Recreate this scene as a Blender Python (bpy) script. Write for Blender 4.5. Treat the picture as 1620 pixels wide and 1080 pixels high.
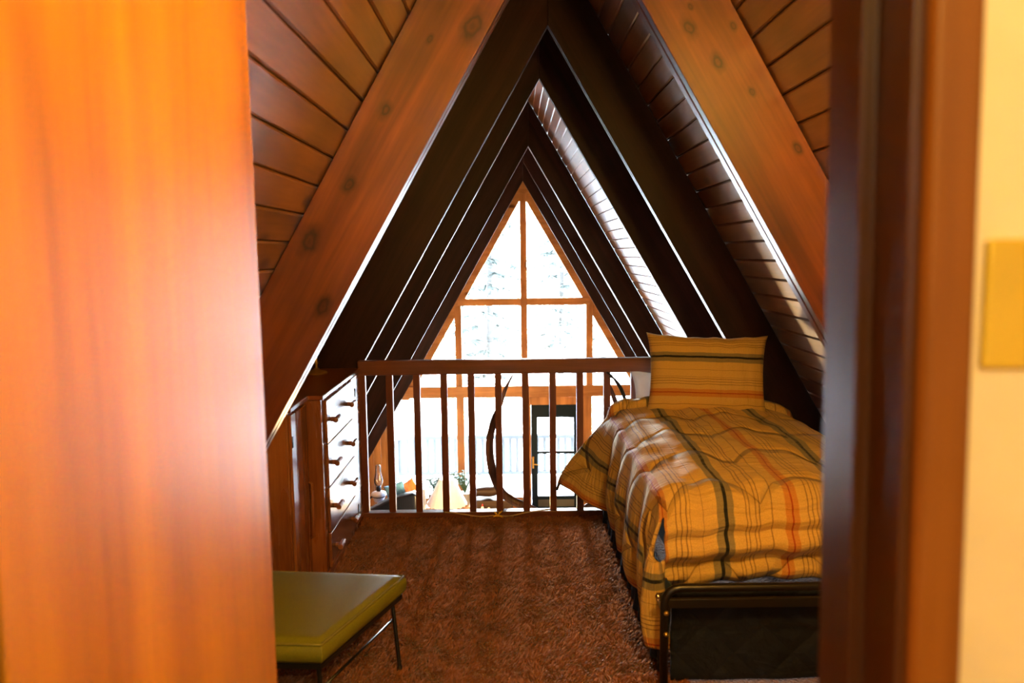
import bpy, bmesh, math, random
from mathutils import Vector, Matrix, noise
random.seed(7)
C = bpy.context.scene.collection
S = bpy.context.scene
PI = math.pi
for o in list(bpy.data.objects): bpy.data.objects.remove(o)

# ------------------------------------------------------------------ camera
cam = bpy.data.cameras.new('camera'); cam.lens = 28; cam.sensor_width = 36
cam.clip_start = 0.05; cam.clip_end = 400
cam.dof.use_dof = True; cam.dof.focus_distance = 5.6; cam.dof.aperture_fstop = 3.2
co = bpy.data.objects.new('camera', cam); C.objects.link(co)
co.matrix_world = (Matrix.Translation((0, 0, 1.55)) @ Matrix.Rotation(math.radians(83.75), 4, 'X')
                   @ Matrix.Rotation(math.radians(-.7), 4, 'Z'))
S.camera = co
S.view_settings.view_transform = 'Standard'; S.view_settings.look = 'None'
S.view_settings.exposure = 1.0; S.view_settings.gamma = 1.0; S.view_settings.use_curve_mapping = False

# ------------------------------------------------------------------ sky and lamps
w = bpy.data.worlds.new('sky'); S.world = w; w.use_nodes = True
bg = w.node_tree.nodes['Background']
bg.inputs['Color'].default_value = (.80, .90, 1, 1); bg.inputs['Strength'].default_value = 42

def point(name, loc, power, col, size=.05):
    l = bpy.data.lights.new(name, 'POINT'); l.energy = power; l.color = col; l.shadow_soft_size = size
    o = bpy.data.objects.new(name, l); C.objects.link(o); o.location = loc; return o
point('hall_lamp', (.25, -.55, 2.10), 27, (1, .68, .18), .09)
point('loft_lamp', (.50, 1.02, 2.04), 46, (1, .52, .08), .06)
point('living_room_lamp', (-1.06, 12.5, -2.22), 14, (1, .82, .60), .06)
point('living_room_fill', (-.6, 10.8, -1.9), 130, (1, .62, .26), .2)  # unseen fill light, added to brighten the pine near the window
sl = bpy.data.lights.new('added_low_sun', 'SUN'); sl.energy = 7; sl.angle = math.radians(6); sl.color = (.92, .96, 1)
so_ = bpy.data.objects.new('added_low_sun', sl); C.objects.link(so_); so_.location = (0, 60, 20)
so_.rotation_euler = (math.radians(-84.5), 0, math.radians(1.5))     # added to light the carpet by the railing, low through the gable
pl = bpy.data.lights.new('window_portal', 'AREA'); pl.shape = 'RECTANGLE'; pl.size = 5.4; pl.size_y = 5.9
pl.cycles.is_portal = True
po = bpy.data.objects.new('window_portal', pl); C.objects.link(po)
po.location = (.22, 14.72, -.3); po.rotation_euler = (PI / 2, 0, PI)   # faces the room (-Y)
po.rotation_euler = (-PI / 2, 0, 0)

# ------------------------------------------------------------------ helpers
WORLD = {}
def tag(o, label=None, cat=None, group=None, kind=None):
    if label: o['label'] = label
    if cat: o['category'] = cat
    if group: o['group'] = group
    if kind: o['kind'] = kind
    return o
def empty(name, loc, label=None, cat=None, group=None, kind=None):
    o = bpy.data.objects.new(name, None); C.objects.link(o); o.location = loc
    WORLD[o] = Vector(loc); return tag(o, label, cat, group, kind)
def obj(name, bm, m, parent=None, smooth=False, bevel=0, recalc=True, label=None, cat=None, group=None, kind=None, auto=None):
    """link a bmesh built in world coordinates as ONE mesh object"""
    if recalc: bmesh.ops.recalc_face_normals(bm, faces=bm.faces)
    if parent is not None: org = WORLD[parent]
    else:
        xs = [v.co for v in bm.verts]
        if kind == 'structure': org = Vector((0, 0, 0))
        else: org = Vector(((min(v.x for v in xs) + max(v.x for v in xs)) / 2, (min(v.y for v in xs) + max(v.y for v in xs)) / 2, min(v.z for v in xs)))
    bmesh.ops.translate(bm, verts=bm.verts, vec=-org)
    me = bpy.data.meshes.new(name); bm.to_mesh(me); bm.free()
    for p in me.polygons: p.use_smooth = smooth
    o = bpy.data.objects.new(name, me); C.objects.link(o)
    for mm in (m if isinstance(m, (list, tuple)) else [m]): me.materials.append(mm)
    if parent is not None: o.parent = parent; WORLD[o] = org
    else: o.location = org; WORLD[o] = org
    if bevel:
        b = o.modifiers.new('bevel', 'BEVEL'); b.width = bevel; b.segments = 2; b.limit_method = 'ANGLE'; b.angle_limit = .6
    if auto and smooth:
        try: me.set_sharp_from_angle(angle=auto)
        except Exception: pass
    return tag(o, label, cat, group, kind)
def NB(): return bmesh.new()
def bx(bm, x0, x1, y0, y1, z0, z1):
    vs = [bm.verts.new((x, y, z)) for x in (x0, x1) for y in (y0, y1) for z in (z0, z1)]
    for f in ((0, 1, 3, 2), (4, 6, 7, 5), (0, 4, 5, 1), (2, 3, 7, 6), (0, 2, 6, 4), (1, 5, 7, 3)):
        bm.faces.new([vs[i] for i in f])
    return vs
def prism(bm, poly, y0, y1, axis='y'):
    """poly of (x,z) extruded along y, or (x,y) extruded along z"""
    if axis == 'y': P = lambda a, b, t: (a, t, b)
    elif axis == 'z': P = lambda a, b, t: (a, b, t)
    else: P = lambda a, b, t: (t, a, b)
    A = [bm.verts.new(P(a, b, y0)) for a, b in poly]; B = [bm.verts.new(P(a, b, y1)) for a, b in poly]
    n = len(poly)
    bm.faces.new(A); bm.faces.new(B[::-1])
    for i in range(n): bm.faces.new([A[i], B[i], B[(i + 1) % n], A[(i + 1) % n]])
def tube(bm, pts, rad, seg=12, cap=True, squash=1.0):
    pts = [Vector(p) for p in pts]; n = len(pts)
    rs = rad if isinstance(rad, (list, tuple)) else [rad] * n
    rings = []; up = None
    for i, p in enumerate(pts):
        t = (pts[min(i + 1, n - 1)] - pts[max(i - 1, 0)]).normalized()
        if up is None:
            up = Vector((0, 0, 1)) if abs(t.z) < .9 else Vector((0, 1, 0))
        side = t.cross(up).normalized(); up = side.cross(t).normalized()
        rings.append([bm.verts.new(p + (side * math.cos(a) * squash + up * math.sin(a)) * rs[i]) for a in [2 * PI * k / seg for k in range(seg)]])
    for a, b in zip(rings, rings[1:]):
        for k in range(seg): bm.faces.new([a[k], a[(k + 1) % seg], b[(k + 1) % seg], b[k]])
    if cap: bm.faces.new(rings[0][::-1]); bm.faces.new(rings[-1])
def lathe(bm, prof, c, seg=24, axis='z'):
    rings = []
    for r, z in prof:
        ring = []
        for k in range(seg):
            a = 2 * PI * k / seg
            if axis == 'z': q = (c[0] + r * math.cos(a), c[1] + r * math.sin(a), c[2] + z)
            elif axis == 'x': q = (c[0] + z, c[1] + r * math.cos(a), c[2] + r * math.sin(a))
            else: q = (c[0] + r * math.cos(a), c[1] + z, c[2] + r * math.sin(a))
            ring.append(bm.verts.new(q))
        rings.append(ring)
    for a, b in zip(rings, rings[1:]):
        for k in range(seg): bm.faces.new([a[k], a[(k + 1) % seg], b[(k + 1) % seg], b[k]])
    bm.faces.new(rings[0][::-1]); bm.faces.new(rings[-1])
def smooth_path(pts, sub=6):
    P = [Vector(p) for p in pts]; out = []
    for i in range(len(P) - 1):
        p0 = P[max(i - 1, 0)]; p1 = P[i]; p2 = P[i + 1]; p3 = P[min(i + 2, len(P) - 1)]
        for k in range(sub):
            t = k / sub
            out.append(.5 * ((2 * p1) + (p2 - p0) * t + (2 * p0 - 5 * p1 + 4 * p2 - p3) * t * t + (-p0 + 3 * p1 - 3 * p2 + p3) * t ** 3))
    out.append(P[-1]); return out
def copy_tree(o, parent=None):
    c = o.copy(); C.objects.link(c)
    if parent is not None: c.parent = parent
    for ch in list(o.children): copy_tree(ch, c)
    return c
def sst(a, b, x):
    t = max(0, min(1, (x - a) / (b - a))); return t * t * (3 - 2 * t)
def lerp(a, b, t): return a + (b - a) * t

# ------------------------------------------------------------------ materials
class NT:
    def __init__(s, name):
        s.m = bpy.data.materials.new(name); s.m.use_nodes = True; s.t = s.m.node_tree
        s.b = s.t.nodes['Principled BSDF']
    def n(s, typ, **kw):
        nd = s.t.nodes.new(typ)
        for k, v in kw.items():
            if k.startswith('i_'):
                nd.inputs[k[2:].replace('_', ' ')].default_value = v
            else: setattr(nd, k, v)
        return nd
    def l(s, a, b): s.t.links.new(a, b)
    def ramp(s, fac, stops, interp='LINEAR'):
        r = s.n('ShaderNodeValToRGB'); cr = r.color_ramp; cr.interpolation = interp
        while len(cr.elements) > 1: cr.elements.remove(cr.elements[-1])
        cr.elements[0].position = stops[0][0]; cr.elements[0].color = (*stops[0][1], 1)
        for p, c in stops[1:]:
            e = cr.elements.new(p); e.color = (*c, 1)
        s.l(fac, r.inputs[0]); return r.outputs[0]
    def math(s, op, a, b=None, c=None):
        nd = s.n('ShaderNodeMath', operation=op)
        for i, v in enumerate((a, b, c)):
            if v is None: continue
            if isinstance(v, (int, float)): nd.inputs[i].default_value = v
            else: s.l(v, nd.inputs[i])
        return nd.outputs[0]
    def mix(s, fac, a, b, blend='MIX'):
        nd = s.n('ShaderNodeMix', data_type='RGBA', blend_type=blend)
        for i, v in ((0, fac), (6, a), (7, b)):
            if isinstance(v, (int, float)): nd.inputs[i].default_value = v
            elif isinstance(v, tuple): nd.inputs[i].default_value = (*v, 1)
            else: s.l(v, nd.inputs[i])
        return nd.outputs[2]

def plain(name, col, rough=.5, metal=0, spec=.5, bump=0, bscale=60, var=0):
    t = NT(name); b = t.b
    b.inputs['Roughness'].default_value = rough; b.inputs['Metallic'].default_value = metal
    b.inputs['Specular IOR Level'].default_value = spec
    tc = t.n('ShaderNodeTexCoord')
    nz = t.n('ShaderNodeTexNoise'); nz.inputs['Scale'].default_value = bscale; nz.inputs['Detail'].default_value = 4
    t.l(tc.outputs['Object'], nz.inputs['Vector'])
    v = var or .08
    c = t.ramp(nz.outputs['Fac'], [(.3, tuple(x * (1 - v) for x in col)), (.7, tuple(min(1, x * (1 + v)) for x in col))])
    t.l(c, b.inputs['Base Color'])
    if bump:
        bp = t.n('ShaderNodeBump'); bp.inputs['Strength'].default_value = bump; bp.inputs['Distance'].default_value = .01
        t.l(nz.outputs['Fac'], bp.inputs['Height']); t.l(bp.outputs[0], b.inputs['Normal'])
    return t.m

def wood(name, dark, mid, light, grain='z', rot=0, rough=.35, spec=.5, scale=9, knots=0, island=0, bump=.15, coat=0, blotch=.25, spots=()):
    """grain: axis along which the figure is stretched; rot: degrees about Y applied first"""
    t = NT(name); b = t.b
    tc = t.n('ShaderNodeTexCoord')
    m0 = t.n('ShaderNodeMapping'); m0.inputs['Rotation'].default_value = (0, math.radians(rot), 0)
    t.l(tc.outputs['Object'], m0.inputs['Vector'])
    src = m0.outputs[0]
    geo = t.n('ShaderNodeNewGeometry')
    if island:
        ad = t.n('ShaderNodeVectorMath', operation='ADD'); sc = t.n('ShaderNodeVectorMath', operation='SCALE')
        cb = t.n('ShaderNodeCombineXYZ')
        for i in range(3): t.l(geo.outputs['Random Per Island'], cb.inputs[i])
        t.l(cb.outputs[0], sc.inputs[0]); sc.inputs['Scale'].default_value = 17
        t.l(src, ad.inputs[0]); t.l(sc.outputs[0], ad.inputs[1]); src = ad.outputs[0]
    sc3 = {'x': (.06, 1, 1), 'y': (1, .06, 1), 'z': (1, 1, .06)}[grain]
    m1 = t.n('ShaderNodeMapping'); m1.inputs['Scale'].default_value = sc3; t.l(src, m1.inputs['Vector'])
    n1 = t.n('ShaderNodeTexNoise'); n1.inputs['Scale'].default_value = scale; n1.inputs['Detail'].default_value = 5; n1.inputs['Distortion'].default_value = 1.2
    t.l(m1.outputs[0], n1.inputs['Vector'])
    n2 = t.n('ShaderNodeTexNoise'); n2.inputs['Scale'].default_value = scale * 14; n2.inputs['Detail'].default_value = 3
    t.l(m1.outputs[0], n2.inputs['Vector'])
    n3 = t.n('ShaderNodeTexNoise'); n3.inputs['Scale'].default_value = 2.2; n3.inputs['Detail'].default_value = 2
    t.l(src, n3.inputs['Vector'])
    f = t.math('ADD', t.math('MULTIPLY', n1.outputs['Fac'], .75), t.math('MULTIPLY', n2.outputs['Fac'], .25))
    col = t.ramp(f, [(.33, dark), (.5, mid), (.68, light)])
    bl = t.ramp(n3.outputs['Fac'], [(.3, (1 - blotch,) * 3), (.7, (1 + blotch * .3,) * 3)])
    col = t.mix(1, col, bl, 'MULTIPLY')
    if island:
        r = t.ramp(geo.outputs['Random Per Island'], [(0, (.72, .68, .62)), (.5, (.95, .95, .95)), (1, (1.15, 1.12, 1.05))])
        col = t.mix(1, col, r, 'MULTIPLY')
    if knots:
        sk = {'x': (.45, 1, 1), 'y': (1, .45, 1), 'z': (1, 1, .45)}[grain]
        sp = t.n('ShaderNodeSeparateXYZ'); t.l(src, sp.inputs[0]); mk = t.n('ShaderNodeCombineXYZ')
        if grain == 'y': t.l(t.math('MULTIPLY', sp.outputs[1], .42), mk.inputs[0]); t.l(t.math('MULTIPLY', sp.outputs[2], 1.15), mk.inputs[1])
        elif grain == 'x': t.l(t.math('MULTIPLY', sp.outputs[0], .42), mk.inputs[0]); t.l(sp.outputs[2], mk.inputs[1])
        else: t.l(sp.outputs[0], mk.inputs[0]); t.l(t.math('MULTIPLY', sp.outputs[2], .42), mk.inputs[1])
        vk = t.n('ShaderNodeTexVoronoi', voronoi_dimensions='2D'); vk.inputs['Scale'].default_value = knots; t.l(mk.outputs[0], vk.inputs['Vector'])
        nk = t.n('ShaderNodeTexNoise'); nk.inputs['Scale'].default_value = 30; t.l(src, nk.inputs['Vector'])
        d = t.math('ADD', vk.outputs['Distance'], t.math('MULTIPLY', nk.outputs['Fac'], .04))
        sc_ = t.n('ShaderNodeSeparateColor'); t.l(vk.outputs['Color'], sc_.inputs[0])
        d = t.math('ADD', d, t.math('GREATER_THAN', sc_.outputs[0], .38))
        k = t.ramp(d, [(.045, (.10, .05, .03)), (.07, (.30, .2, .14)), (.12, (1, 1, 1))])
        col = t.mix(.9, col, k, 'MULTIPLY')
    if spots:
        sp = t.n('ShaderNodeSeparateXYZ'); t.l(tc.outputs['Object'], sp.inputs[0]); fld = None
        wn = t.n('ShaderNodeTexNoise'); wn.inputs['Scale'].default_value = 22; t.l(tc.outputs['Object'], wn.inputs['Vector'])
        for (sx_, sz_, sr_) in spots:
            # ellipse stretched along the board
            ca, sa = math.cos(math.radians(rot)), math.sin(math.radians(rot))
            dx = t.math('SUBTRACT', sp.outputs[0], sx_); dz = t.math('SUBTRACT', sp.outputs[2], sz_)
            al = t.math('ADD', t.math('MULTIPLY', dx, -sa), t.math('MULTIPLY', dz, ca))
            ac = t.math('ADD', t.math('MULTIPLY', dx, ca), t.math('MULTIPLY', dz, sa))
            q = t.math('SQRT', t.math('ADD', t.math('POWER', t.math('ABSOLUTE', ac), 2), t.math('POWER', t.math('ABSOLUTE', t.math('MULTIPLY', al, .62)), 2)))
            q = t.math('DIVIDE', q, sr_)
            fld = q if fld is None else t.math('MINIMUM', fld, q)
        fld = t.math('ADD', fld, t.math('MULTIPLY', t.math('SUBTRACT', wn.outputs['Fac'], .5), 1.6))
        k = t.ramp(t.math('MULTIPLY', fld, .25), [(.0, (.30, .22, .16)), (.10, (.55, .42, .30)), (.20, (.12, .07, .05)), (.27, (.5, .4, .3)), (.5, (1, 1, 1))])
        col = t.mix(1, col, k, 'MULTIPLY')
    t.l(col, b.inputs['Base Color'])
    rr = t.math('MULTIPLY_ADD', n1.outputs['Fac'], .18, rough - .09)
    t.l(rr, b.inputs['Roughness']); b.inputs['Specular IOR Level'].default_value = spec
    if coat: b.inputs['Coat Weight'].default_value = coat; b.inputs['Coat Roughness'].default_value = rough * .8
    bp = t.n('ShaderNodeBump'); bp.inputs['Strength'].default_value = bump; bp.inputs['Distance'].default_value = .004
    t.l(f, bp.inputs['Height']); t.l(bp.outputs[0], b.inputs['Normal'])
    return t.m

M = {}
SPR = [(.403, 2.317, .017), (.504, 2.205, .015), (.407, 2.39, .006), (.627, 2.101, .008), (.556, 2.325, .008), (.791, 1.904, .011)]
SPL = [(-.345, 2.33, .026), (-.495, 2.291, .008), (-.656, 2.052, .014), (-.793, 1.798, .015), (-.939, 1.605, .024), (-.90, 1.37, .018)]
# stained fir beams
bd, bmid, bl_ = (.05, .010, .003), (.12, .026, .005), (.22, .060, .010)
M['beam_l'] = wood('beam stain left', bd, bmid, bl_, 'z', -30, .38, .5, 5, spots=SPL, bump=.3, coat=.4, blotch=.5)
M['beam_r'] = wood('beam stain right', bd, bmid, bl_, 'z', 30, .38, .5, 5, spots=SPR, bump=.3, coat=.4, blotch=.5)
M['beam_far'] = wood('shaded beam stain', (.012, .004, .0045), (.022, .007, .007), (.042, .014, .012), 'z', 30, .44, .22, 5)  # beam stain darkened, the shade on the backlit beams put into the colour
M['beam_far_l'] = wood('shaded beam stain left', (.012, .004, .0045), (.022, .007, .007), (.042, .014, .012), 'z', -30, .44, .22, 5)
M['plank'] = wood('ceiling plank', (.12, .042, .012), (.27, .105, .032), (.40, .18, .065), 'y', 0, .52, 1.0, 6, knots=3.4, island=1, blotch=.4, coat=1.0)
M['rail'] = wood('railing stain', (.08, .022, .011), (.15, .042, .020), (.23, .07, .032), 'x', 0, .42, .5, 6)
M['baluster'] = wood('baluster stain', (.09, .024, .014), (.17, .046, .024), (.26, .08, .035), 'z', 0, .42, .5, 6)
M['pine'] = wood('honey pine', (.40, .17, .045), (.60, .28, .085), (.75, .38, .13), 'z', 0, .45, .4, 5, knots=2.2, island=1)
M['pine_x'] = wood('honey pine beam', (.40, .17, .045), (.60, .28, .085), (.75, .38, .13), 'x', 0, .45, .4, 5, knots=2.2)
M['door'] = wood('orange veneer', (.36, .130, .003), (.52, .205, .004), (.64, .275, .006), 'z', 0, .42, .5, 5, bump=.05, blotch=.2, coat=1.0)
M['jamb'] = wood('red brown jamb', (.030, .008, .002), (.05, .015, .004), (.08, .024, .006), 'z', 0, .28, .5, 5, bump=.08)
M['casing'] = wood('brown casing', (.15, .045, .004), (.23, .072, .006), (.30, .10, .01), 'z', 0, .45, .4, 5, bump=.06)
M['dresser'] = wood('dresser wood', (.12, .035, .012), (.24, .08, .026), (.34, .13, .045), 'z', 0, .27, .6, 8, bump=.10)
M['drawer'] = wood('drawer front', (.17, .06, .024), (.26, .10, .04), (.34, .15, .06), 'y', 0, .25, .6, 7, bump=.06)
M['dtop'] = wood('dresser top', (.12, .032, .012), (.20, .055, .018), (.26, .08, .026), 'y', 0, .35, .5, 7, bump=.06)
M['black'] = plain('black enamel', (.008, .008, .009), .3)
M['blackiron'] = plain('black iron', (.02, .02, .02), .45, .6)
M['brass'] = plain('aged brass', (.62, .42, .12), .38, .85)
M['gold'] = plain('dull brass plate', (.78, .56, .06), .38, .35, bscale=8)
M['steel'] = plain('screw steel', (.75, .70, .6), .25, 1.0)
def cotton(nm='white cotton', k_=.45):
    m = plain(nm, (.82, .80, .80), .9, bump=.3, bscale=25, var=.04); t = m.node_tree; b = t.nodes['Principled BSDF']
    tr = t.nodes.new('ShaderNodeBsdfTranslucent'); tr.inputs[0].default_value = (.9, .9, .92, 1); mx = t.nodes.new('ShaderNodeMixShader'); mx.inputs[0].default_value = k_
    t.links.new(b.outputs[0], mx.inputs[1]); t.links.new(tr.outputs[0], mx.inputs[2]); t.links.new(mx.outputs[0], t.nodes['Material Output'].inputs['Surface']); return m
M['white_cloth'] = cotton(); M['shade'] = cotton('lamp shade paper', .12)
M['green_vinyl'] = plain('olive green vinyl', (.18, .18, .012), .42, 0, .5, bump=.12, bscale=320, var=.18)
M['green_pipe'] = plain('green welt', (.20, .19, .035), .4)
M['mattress'] = plain('mattress in notch shade', (.02, .025, .035), .9)  # colour darkened to stand for the shade inside the comforter notch
M['teal'] = plain('dark teal door paint', (.004, .020, .034), .5, spec=.2)
M['grey_paint'] = plain('grey panel paint', (.13, .14, .11), .5, var=.15, bscale=200)
M['white'] = plain('white glaze', (.85, .85, .84), .3)
M['paint'] = plain('cream wall paint', (.90, .77, .60), .55, bump=.18, bscale=14, var=.05)
M['hall_ceil'] = plain('hall ceiling paint', (.8, .72, .5), .8)
M['snow'] = plain('snow', (.85, .88, .92), .9, bump=.2, bscale=2)
M['deck_wood'] = plain('weathered deck paint', (.012, .018, .024), .8)
M['bark'] = plain('bark', (.012, .011, .010), .95, bscale=8, var=.4)
M['needle'] = plain('conifer needles', (.008, .014, .012), .9, bscale=8, var=.4)
M['leather'] = plain('navy black leather', (.002, .005, .014), .3, 0, .35, bump=.1, bscale=60)
M['leaf'] = plain('plant leaf', (.05, .12, .06), .4)
M['blue_cloth'] = plain('pale blue cloth', (.14, .45, .85), .8)
M['orange_cloth'] = plain('rust orange cloth', (.62, .22, .06), .8)
M['grey_ceramic'] = plain('grey ceramic', (.30, .29, .26), .5)
M['dark_log'] = wood('dark driftwood', (.015, .008, .005), (.04, .02, .01), (.09, .05, .026), 'x', 0, .6, .3, 12)
M['candle_green'] = plain('candle green', (.1, .22, .1), .6)
M['cord'] = plain('tan cord', (.45, .33, .18), .7)
M['ribbon'] = plain('yellow ribbon', (.85, .55, .05), .6)
M['lowfloor'] = wood('living room floor', (.25, .12, .05), (.38, .2, .09), (.5, .28, .13), 'y', 0, .4, .5, 6)

def glass_mat(name, tint=(1, 1, 1), refl=1.0):
    t = NT(name); t.t.nodes.remove(t.b)
    out = t.t.nodes['Material Output']
    tr = t.n('ShaderNodeBsdfTransparent'); tr.inputs[0].default_value = (*tint, 1)
    gl = t.n('ShaderNodeBsdfGlossy'); gl.inputs['Roughness'].default_value = .02
    fr = t.n('ShaderNodeFresnel'); fr.inputs['IOR'].default_value = 1.45
    f = t.math('MULTIPLY', fr.outputs[0], refl)
    mx = t.n('ShaderNodeMixShader'); t.l(f, mx.inputs[0]); t.l(tr.outputs[0], mx.inputs[1]); t.l(gl.outputs[0], mx.inputs[2])
    t.l(mx.outputs[0], out.inputs['Surface']); return t.m
M['glass'] = glass_mat('window glass', (.97, .985, .98))
M['lamp_glass'] = glass_mat('lamp chimney glass', (.93, .95, .95), 1.6)

# antler: brown, darker grooves, pale tips
M['antler'] = wood('antler', (.05, .024, .014), (.14, .07, .04), (.32, .20, .13), 'z', 0, .42, .5, 14, bump=.6)

# bark brown shag carpet
def carpet():
    t = NT('brown shag carpet'); b = t.b
    tc = t.n('ShaderNodeTexCoord')
    n1 = t.n('ShaderNodeTexNoise'); n1.inputs['Scale'].default_value = 3.2; n1.inputs['Detail'].default_value = 4
    n2 = t.n('ShaderNodeTexNoise'); n2.inputs['Scale'].default_value = 75; n2.inputs['Detail'].default_value = 6; n2.inputs['Distortion'].default_value = 1.5
    n3 = t.n('ShaderNodeTexVoronoi'); n3.inputs['Scale'].default_value = 90; n3.inputs['Randomness'].default_value = 1
    mp = t.n('ShaderNodeMapping'); mp.inputs['Scale'].default_value = (1, .75, 1); t.l(tc.outputs['Object'], mp.inputs['Vector'])
    for n in (n1, n2, n3): t.l(mp.outputs[0], n.inputs['Vector'])
    f = t.math('ADD', t.math('MULTIPLY', n2.outputs['Fac'], .7), t.math('MULTIPLY', n1.outputs['Fac'], .3))
    c = t.ramp(f, [(.36, (.085, .030, .012)), (.5, (.26, .105, .042)), (.64, (.46, .21, .09))])
    t.l(c, b.inputs['Base Color']); b.inputs['Roughness'].default_value = .95
    b.inputs['Specular IOR Level'].default_value = .15
    b.inputs['Sheen Weight'].default_value = .25; b.inputs['Sheen Roughness'].default_value = .4
    h = t.math('ADD', n2.outputs['Fac'], t.math('MULTIPLY', n3.outputs['Distance'], .4))
    h = t.math('ADD', h, t.math('MULTIPLY', n1.outputs['Fac'], 1.0))
    bp = t.n('ShaderNodeBump'); bp.inputs['Strength'].default_value = 1; bp.inputs['Distance'].default_value = .03
    t.l(h, bp.inputs['Height']); t.l(bp.outputs[0], b.inputs['Normal'])
    return t.m
M['carpet'] = carpet()
def fibre():
    m = plain('carpet tufts', (.36, .145, .070), .55, spec=.35, bscale=30, var=.35); t = m.node_tree; b = t.nodes['Principled BSDF']
    b.inputs['Sheen Weight'].default_value = 1.0; b.inputs['Sheen Roughness'].default_value = .35; b.inputs['Sheen Tint'].default_value = (1, .62, .40, 1)
    tr = t.nodes.new('ShaderNodeBsdfTranslucent'); tr.inputs[0].default_value = (.55, .22, .09, 1); mx = t.nodes.new('ShaderNodeMixShader'); mx.inputs[0].default_value = .5
    t.links.new(b.outputs[0], mx.inputs[1]); t.links.new(tr.outputs[0], mx.inputs[2]); t.links.new(mx.outputs[0], t.nodes['Material Output'].inputs['Surface']); return m
M['tuft'] = fibre()

BASE = (.68, .46, .13); TAN = (.58, .26, .06); OLV = (.27, .23, .12); INK = (.010, .013, .020); RED = (.36, .05, .015); BRN = (.28, .17, .06)
def striped(name, per, uaxis=0, quilt=True, off=0.0):
    t = NT(name); b = t.b
    uv = t.n('ShaderNodeUVMap'); sx = t.n('ShaderNodeSeparateXYZ'); t.l(uv.outputs[0], sx.inputs[0])
    u, v = (sx.outputs[0], sx.outputs[1]) if uaxis == 0 else (sx.outputs[1], sx.outputs[0])
    wob = t.n('ShaderNodeTexNoise'); wob.inputs['Scale'].default_value = 9; wob.inputs['Detail'].default_value = 3; t.l(uv.outputs[0], wob.inputs['Vector'])
    uu = t.math('ADD', u, t.math('MULTIPLY', t.math('SUBTRACT', wob.outputs['Fac'], .5), .012))
    f = t.math('FRACT', t.math('ADD', t.math('DIVIDE', uu, per), off))
    st = [(0, TAN), (.045, RED), (.056, TAN), (.10, BASE), (.165, BRN), (.172, BASE), (.20, BRN), (.209, BASE), (.235, BRN), (.243, BASE),
          (.262, BRN), (.268, BASE), (.36, BRN), (.366, BASE), (.47, OLV), (.526, INK), (.554, OLV), (.60, BASE), (.69, BRN), (.697, BASE), (.715, BRN),
          (.723, BASE), (.765, BRN), (.772, BASE), (.79, BRN), (.797, BASE), (.885, BRN), (.892, BASE)]
    col = t.ramp(f, st, 'CONSTANT')
    tw = t.n('ShaderNodeTexNoise'); tw.inputs['Scale'].default_value = 260; t.l(uv.outputs[0], tw.inputs['Vector'])
    tw2 = t.ramp(tw.outputs['Fac'], [(.3, (.82,) * 3), (.7, (1.1,) * 3)])
    col = t.mix(1, col, tw2, 'MULTIPLY')
    # stretched crinkles, and the quilting line
    mp = t.n('ShaderNodeMapping'); mp.inputs['Scale'].default_value = (5, 42, 1) if uaxis == 0 else (30, 5, 1)
    t.l(uv.outputs[0], mp.inputs['Vector'])
    cr = t.n('ShaderNodeTexNoise'); cr.inputs['Scale'].default_value = 1.6; cr.inputs['Detail'].default_value = 3; t.l(mp.outputs[0], cr.inputs['Vector'])
    h = t.math('MULTIPLY', cr.outputs['Fac'], .8 if quilt else .3)
    if quilt:
        tri = t.math('ABSOLUTE', t.math('SINE', t.math('MULTIPLY', u, PI / .33)))
        q = t.math('FRACT', t.math('ADD', t.math('DIVIDE', v, .36), t.math('MULTIPLY', tri, .42)))
        d = t.math('ABSOLUTE', t.math('SUBTRACT', q, .5))
        g = t.ramp(d, [(0, (0, 0, 0)), (.012, (.15,) * 3), (.10, (.8,) * 3), (.3, (1, 1, 1))])
        h = t.math('ADD', h, t.math('MULTIPLY', g, 2.0))
        thr = t.ramp(d, [(0, (.45, .40, .35)), (.012, (1, 1, 1))])
        col = t.mix(1, col, thr, 'MULTIPLY')
    t.l(col, b.inputs['Base Color']); b.inputs['Roughness'].default_value = .8; b.inputs['Specular IOR Level'].default_value = .25
    b.inputs['Sheen Weight'].default_value = .15
    bp = t.n('ShaderNodeBump'); bp.inputs['Strength'].default_value = .8; bp.inputs['Distance'].default_value = .018
    t.l(h, bp.inputs['Height']); t.l(bp.outputs[0], b.inputs['Normal'])
    return t.m
M['comforter'] = striped('striped comforter fabric', .47, 0, True, .0)
M['sham'] = striped('striped pillow fabric', .39, 1, False, .753)
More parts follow.
